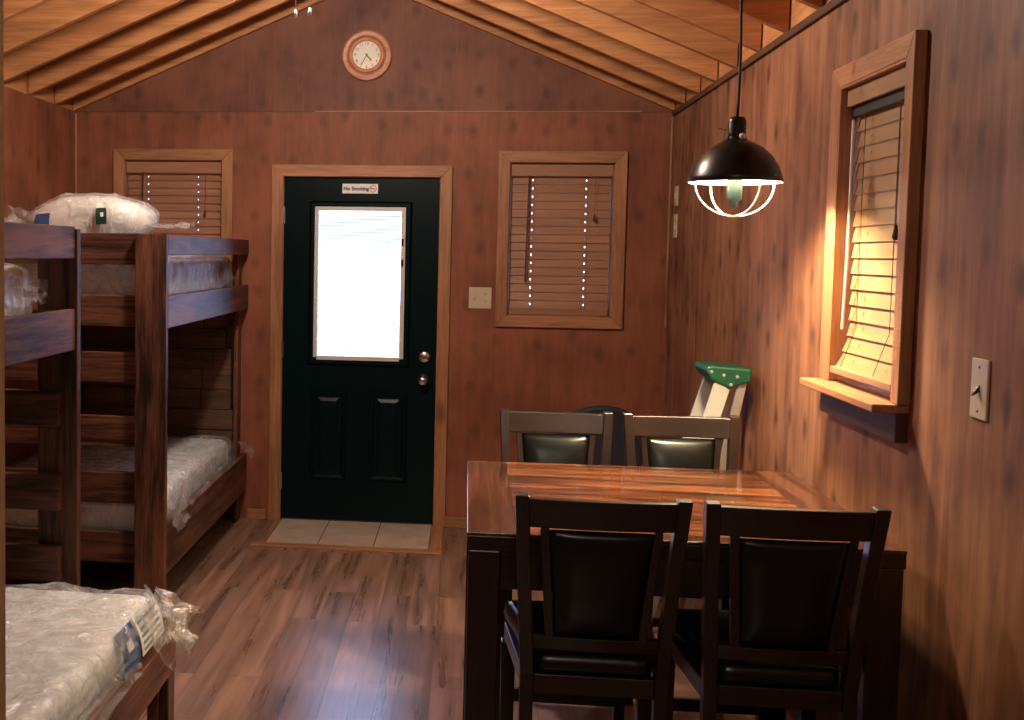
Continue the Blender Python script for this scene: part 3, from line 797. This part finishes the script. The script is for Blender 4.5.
flap(m4, (XW-.012, YD+.3, .50), (XW-.012, YC-.45, .50), (XW+.006, YC-.45, .355), (XW+.008, YD+.3, .355), 14, .012, 30, 'plastic_skirt', 26.)
# pillow bag on the far upper mattress
pb = thing('pillow_bag', 'white pillow in a clear plastic bag on top of the far upper bunk', 'pillow', (-1.74, YA+.32, 1.575), None)
PXA, PXB, PYA, PYB = -2.00, -1.43, YA+.125, YA+.54
def pill(e, seed, amp):
    b = MB(); ax, ay, az = (PXB-PXA)/2+e, (PYB-PYA)/2+e, .122+e
    cx_, cy_, cz_ = (PXA+PXB)/2, (PYA+PYB)/2, 1.712
    def fn(u, v):
        th = 2*PI*u; ph = PI*(v-.5)
        def sp(x, k): return math.copysign(abs(x)**k, x)
        p = Vector((ax*sp(math.cos(ph), .55)*sp(math.cos(th), .6), ay*sp(math.cos(ph), .55)*sp(math.sin(th), .6), az*sp(math.sin(ph), .9)))
        p.z *= 1-.45*abs(p.x/ax)**2.5
        n_ = p.normalized(); p += n_*amp*noise.fractal((p+Vector((seed, 0, 0)))*7, 1, 2, 3)
        p.z += .02*p.x/ax
        return p+Vector((cx_, cy_, cz_))
    return b.grid(fn, 44, 22)
pill(0, 1, .016).build('pillow_body', M['pillow'], pb, smooth=True)
pill(.012, 1, .022).build('plastic_bag', M['film'], pb, smooth=True)
flap(pb, (PXA+.10, PYA+.16, 1.70), (PXA+.10, PYA+.30, 1.70), (PXA-.16, PYA+.34, 1.72), (PXA-.16, PYA+.16, 1.70), 21, .035, 20, 'bag_end', 11.)
flap(pb, (PXA+.06, PYA+.15, 1.66), (PXA+.06, PYA+.30, 1.75), (PXA-.14, PYA+.32, 1.77), (PXA-.14, PYA+.17, 1.68), 22, .035, 20, 'bag_end', 11.)
flap(pb, (PXB-.06, PYA+.10, 1.70), (PXB-.06, PYA+.28, 1.71), (PXB+.18, PYA+.3, 1.715), (PXB+.18, PYA+.12, 1.70), 23, .015, 20, 'bag_end', 11.)
def pill_pt(u, v, e, amp=.016, seed=1):
    ax, ay, az = (PXB-PXA)/2+e, (PYB-PYA)/2+e, .122+e
    th = 2*PI*u; ph = PI*(v-.5)
    sp = lambda x, k: math.copysign(abs(x)**k, x)
    p = Vector((ax*sp(math.cos(ph), .55)*sp(math.cos(th), .6), ay*sp(math.cos(ph), .55)*sp(math.sin(th), .6), az*sp(math.sin(ph), .9)))
    p.z *= 1-.45*abs(p.x/ax)**2.5
    p += p.normalized()*amp*noise.fractal((p+Vector((seed, 0, 0)))*7, 1, 2, 3)
    p.z += .02*p.x/ax
    return p+Vector(((PXA+PXB)/2, (PYA+PYB)/2, 1.712))
def pill_label(nm, u0, u1, v0, v1, mat, e):
    return MB().grid(lambda u, v: pill_pt(u0+(u1-u0)*u, v0+(v1-v0)*v, e), 6, 6).build(nm, mat, pb, solid=.0015)
pill_label('blue_label', .675, .715, .47, .60, M['bluelabel'], .020)
pill_label('green_label', .772, .793, .47, .62, M['greenlabel'], .020)
pill_label('label_mark', .780, .786, .53, .57, M['whitelabel'], .0225)
# light post at the foot of the near bunk
structure(MB().box(-.755, -.639, -5.34, -5.25, 0, zu(-.70)).build('trim_11', lightpine('z'), bevel=.004))

# ------------------------------------------------------------------ table and chairs
TX0, TX1, TY0, TY1, HT = .0142, 1.066, -3.89, -2.857, .90
tb = thing('dining_table', 'square counter-height dining table with a glossy reddish walnut top by the right wall', 'table', ((TX0+TX1)/2, (TY0+TY1)/2, 0))
tt = MB().box(TX0, TX1, TY0, TY1, HT-.008, HT)
o = tt.build('tabletop', M['table'], tb, .001)
MB().box(TX0+.0008, TX1-.0008, TY0+.0008, TY1-.0008, HT-.045, HT-.0082).build('tabletop_edge', espresso('x'), tb, .002, label='dark edge under the tabletop')
for xa in (TX0+.004, TX1-.084):
    for ya in (TY0+.004, TY1-.084):
        MB().box(xa, xa+.08, ya, ya+.08, 0, HT-.0455).build('leg', espresso('z'), tb, .004)
for bx in ((TX0+.084, TX1-.084, TY0+.012, TY0+.036), (TX0+.084, TX1-.084, TY1-.036, TY1-.012), (TX0+.012, TX0+.036, TY0+.084, TY1-.084), (TX1-.036, TX1-.012, TY0+.084, TY1-.084)):
    MB().box(*bx, HT-.145, HT-.0455).build('apron', espresso('x' if bx[1]-bx[0] > .3 else 'y'), tb, .003)

def make_chair(label):
    """counter-height chair: seat toward +y, back at -y, origin on the floor"""
    r = thing('dining_chair', label, 'chair', (0, 0, 0), 'dark counter-height chairs around the table')
    SH = .592; yb = -.205
    zt_ = 1.042
    def px(z): return .158+.026*max(0, (z-SH)/(zt_-SH))
    def py(z): return yb-.085*max(0, (z-SH)/(zt_-SH))**1.25
    for s in (-1, 1):
        b = MB(); zs = [0, .3, SH, .72, .82, .92, zt_]
        prev = None; ring = []
        for z in zs:
            x = s*px(z); y = py(z) + (-.04*(1-z/.3) if z < .3 else 0)
            ring.append([(x-.016, y-.02, z), (x+.016, y-.02, z), (x+.016, y+.02, z), (x-.016, y+.02, z)])
        vs = [p for q in ring for p in q]; fs = [(3, 2, 1, 0), tuple(4*(len(ring)-1)+k for k in range(4))]
        for i in range(len(ring)-1):
            for k in range(4): fs.append((4*i+k, 4*i+(k+1) % 4, 4*i+4+(k+1) % 4, 4*i+4+k))
        b.add(vs, fs); b.build('back_post', espresso('z'), r, .003)
        MB().bar((s*.186, .205, SH-.06), (s*.186, .205, 0), .04, .04, (0, 1, 0), (.032, .032)).build('leg', espresso('z'), r, .003)
    def curved(z0, z1, xh0, xh1, bow, t, name, mat, n=12):
        b = MB(); vs = []; fs = []
        for i in range(n+1):
            u = -1+2*i/n; dy = -bow*(1-u*u)
            for (zz_, dd, xh) in ((z0, -t/2, xh0), (z0, t/2, xh0), (z1, t/2, xh1), (z1, -t/2, xh1)):
                vs.append((u*xh, py(zz_)+dy+dd, zz_))
        for i in range(n):
            for k in range(4): fs.append((4*i+k, 4*i+(k+1) % 4, 4*i+4+(k+1) % 4, 4*i+4+k))
        fs += [(0, 1, 2, 3), tuple(4*n+k for k in (3, 2, 1, 0))]
        return b.add(vs, fs).build(name, mat, r, .003)
    curved(.963, 1.034, px(.963)-.012, px(1.034)-.012, .012, .024, 'top_rail', espresso('x'))
    curved(.655, .690, px(.655)-.012, px(.690)-.012, .012, .022, 'lower_rail', espresso('x'))
    for s in (-1, 1):
        MB().bar((s*.108, py(.688)-.006, .688), (s*.130, py(.965)-.008, .965), .020, .02, (0, 1, 0)).build('back_slat', espresso('z'), r, .002)
    # padded leather panel
    def pad(u, v, sgn):
        z = .692+.266*v; hw = .096+.024*v
        e = (1-abs(2*u-1)**4)*(1-abs(2*v-1)**4)
        return ((2*u-1)*hw, py(z)-.010+sgn*(.006+.018*e), z)
    b = MB(); n = 14
    b.grid(lambda u, v: pad(u, v, -1), n, n); b.grid(lambda u, v: pad(u, v, 1), n, n)
    k0 = (n+1)*(n+1)
    edge = [i for i in range(n)]+[n+j*(n+1) for j in range(n)]+[n*(n+1)+n-i for i in range(n)]+[(n-j)*(n+1) for j in range(n)]
    for i in range(len(edge)):
        a, c = edge[i], edge[(i+1) % len(edge)]; b.f.append((a, c, c+k0, a+k0))
    b.build('back_pad', M['leather'], r, smooth=True)
    # seat cushion, wider at the front
    q = MB().puffy(-.2, .2, -.212, .235, SH-.014, SH+.05, .022, .03)
    for v in q.v:
        t = (v.y+.2)/.435; v.x *= .705+.325*t
        if v.z > SH+.02: v.z += .012*(1-(v.x/.22)**2)*(1-((v.y-.02)/.25)**2)
    q.build('seat', M['leather'], r, smooth=True)
    for bx in ((-.142, .142, yb-.012, yb+.012), (-.166, .166, .193, .217)):
        MB().box(*bx, SH-.050, SH-.002).build('seat_rail', espresso('x'), r, .002)
    for s in (-1, 1):
        MB().bar((s*.158, yb+.02, SH-.027), (s*.188, .185, SH-.027), .022, .046, (0, 0, 1)).build('seat_rail', espresso('y'), r, .002)
        MB().bar((s*.158, yb+.0, .25), (s*.186, .195, .25), .02, .03, (0, 0, 1)).build('stretcher', espresso('y'), r, .002)
    MB().box(-.17, .17, .197, .217, .16, .20).build('foot_rest', espresso('x'), r, .002)
    MB().box(-.144, .144, yb-.01, yb+.01, .30, .33).build('stretcher', espresso('x'), r, .002)
    return r
ch = make_chair('near left dark wooden chair with black leather back, at the free corner of the table')
places = [(ch, .322, -3.795, 0.0, None),
          (None, .75, -3.80, 0.0, 'near right dark wooden chair with black leather back, beside the right wall'),
          (None, .326, -2.86, PI, 'far left dark wooden chair behind the table, nearer the green door'),
          (None, .767, -2.86, PI+.02, 'far right dark wooden chair behind the table, in front of the stepladder')]
for o, x, y, rz, lb in places:
    c = o or copy_tree(ch)
    c.location = (x, y, 0); c.rotation_euler = (0, 0, rz)
    if lb: c['label'] = lb

# navy chair in the back corner
nc = thing('padded_chair', 'dark navy chair with a rounded back, half hidden behind the far dining chairs', 'chair', (.63, -1.55, 0))
def rb(d):
    pts = []
    for k in range(25):
        a = PI*k/24; pts.append((.63+.185*math.cos(a), d, .78+.135*math.sin(a)**.8))
    return [(.63+.17, d, .50)]+pts+[(.63-.17, d, .50)]
MB().prism(rb(-1.40), (0, .05, 0)).build('backrest', M['navy'], nc, .015)
MB().puffy(.43, .83, -1.80, -1.38, .42, .49, .03, .05).build('seat', M['navy'], nc, smooth=True)
for sx in (.45, .79):
    MB().tube([(sx, -1.78, .42), (sx, -1.80, 0)], .012, 10).build('leg', M['black_metal'], nc)
    MB().tube([(sx, -1.36, .56), (sx, -1.37, .42), (sx, -1.33, 0)], .012, 10).build('leg', M['black_metal'], nc)

# step ladder leaning in the corner: climbing side towards -x, side view towards camera
ld = thing('step_ladder', 'folded aluminium stepladder with a green top leaning against the right wall', 'ladder', (.95, -2.06, 0))
LYN, LYF = -2.17, -1.97
tp0 = Vector((.988, 0, 1.122)); ft = Vector((.66, 0, 0)); tr_ = Vector((1.062, 0, 1.125)); fr = Vector((.84, 0, 0))
for yy, k in ((LYN, 1), (LYF, -1)):
    a = tp0.copy(); a.y = yy; c = ft.copy(); c.y = yy-.05*k
    fr_ = MB().bar(c, a, .062, .022, (0, 1, 0)).build('front_rail', M['fibre'], ld, .003)
    MB().bar(c, c.lerp(a, .03), .068, .028, (0, 1, 0)).build('rubber_foot', M['green'], fr_, .003)
    a = tr_.copy(); a.y = yy+.01*k; c = fr.copy(); c.y = yy-.03*k
    MB().bar(c, a, .032, .020, (0, 1, 0)).build('rear_rail', M['alu'], ld, .002)
for k in range(3):
    t = (k+1)/4; p = ft.lerp(tp0, t)
    MB().box(p.x-.042, p.x+.030, LYN-.05*(1-t)+.012, LYF+.05*(1-t)-.012, p.z-.012, p.z+.012).build('step', M['alu'], ld, .003)
for k in range(2):
    t = (k+1)/3; p = fr.lerp(tr_, t)
    MB().box(p.x-.008, p.x+.008, LYN-.03*(1-t)+.014, LYF+.03*(1-t)-.014, p.z-.015, p.z+.015).build('rear_brace', M['alu'], ld)
cpz = 1.118
cap = MB()
cap.prism([(.935, LYN-.022, cpz+.015), (.960, LYN-.022, cpz), (.990, LYN-.022, cpz-.012), (1.012, LYN-.022, cpz-.026), (1.034, LYN-.022, cpz-.010), (1.085, LYN-.022, cpz+.006), (1.09, LYN-.022, cpz+.056), (.925, LYN-.022, cpz+.066), (.918, LYN-.022, cpz+.045)], (0, (LYF-LYN)+.044, 0))
lcap = cap.build('top_cap', M['green'], ld, .008)
for x_, z_ in ((.938, cpz+.042), (.985, cpz+.03), (1.035, cpz+.025), (1.012, cpz-.006)): MB().lathe([(0, .004), (.006, .003), (.007, 0)], (x_, LYN-.022, z_), 'y', 10).build('rivet', M['alu'], lcap)

# ------------------------------------------------------------------ world, camera
fl = thing('ceiling_light', 'added round dome fill light, out of view on the roof slope behind the camera', 'ceiling light', (.1, -7.3, 2.7))  # unseen dome, added to supply fill light from the camera side
zc = zu(.1)
MB().lathe([(0, -.105), (.06, -.10), (.11, -.075), (.135, -.03), (.135, -.02)], (.1, -7.3, zc-.05), 'z', 32).build('glass_dome', M['dome'], fl, smooth=True)
MB().lathe([(0, .03), (.15, .03), (.15, -.02), (.136, -.025), (.134, .0), (0, .0)], (.1, -7.3, zc-.05), 'z', 32).build('fill_dome_base', M['white_enamel'], fl, smooth=True)
w = bpy.data.worlds.new('sky'); S.world = w; w.use_nodes = True
bg = w.node_tree.nodes['Background']
bg.inputs['Color'].default_value = (.45, .57, 1., 1); bg.inputs['Strength'].default_value = 11.

R = Vector((.99238144, .12229112, .01496528)); U = Vector((-.02306933, .06512373, .9976105)); F = Vector((-.12102431, .99035538, -.06744875))
cam = bpy.data.cameras.new('camera'); co = bpy.data.objects.new('camera', cam); COL.objects.link(co)
co.matrix_world = Matrix(((R.x, U.x, -F.x, 0), (R.y, U.y, -F.y, -6.8176), (R.z, U.z, -F.z, 1.5968), (0, 0, 0, 1)))
cam.sensor_width = 36.; cam.lens = 36.*1171.3434/1024
cam.shift_x = (512-323.3727)/1024; cam.shift_y = (331.2667-360)/1024
cam.clip_start = .02
S.camera = co
S.view_settings.view_transform = 'Standard'; S.view_settings.look = 'None'
S.view_settings.exposure = 0.; S.view_settings.gamma = 1.; S.view_settings.use_curve_mapping = False
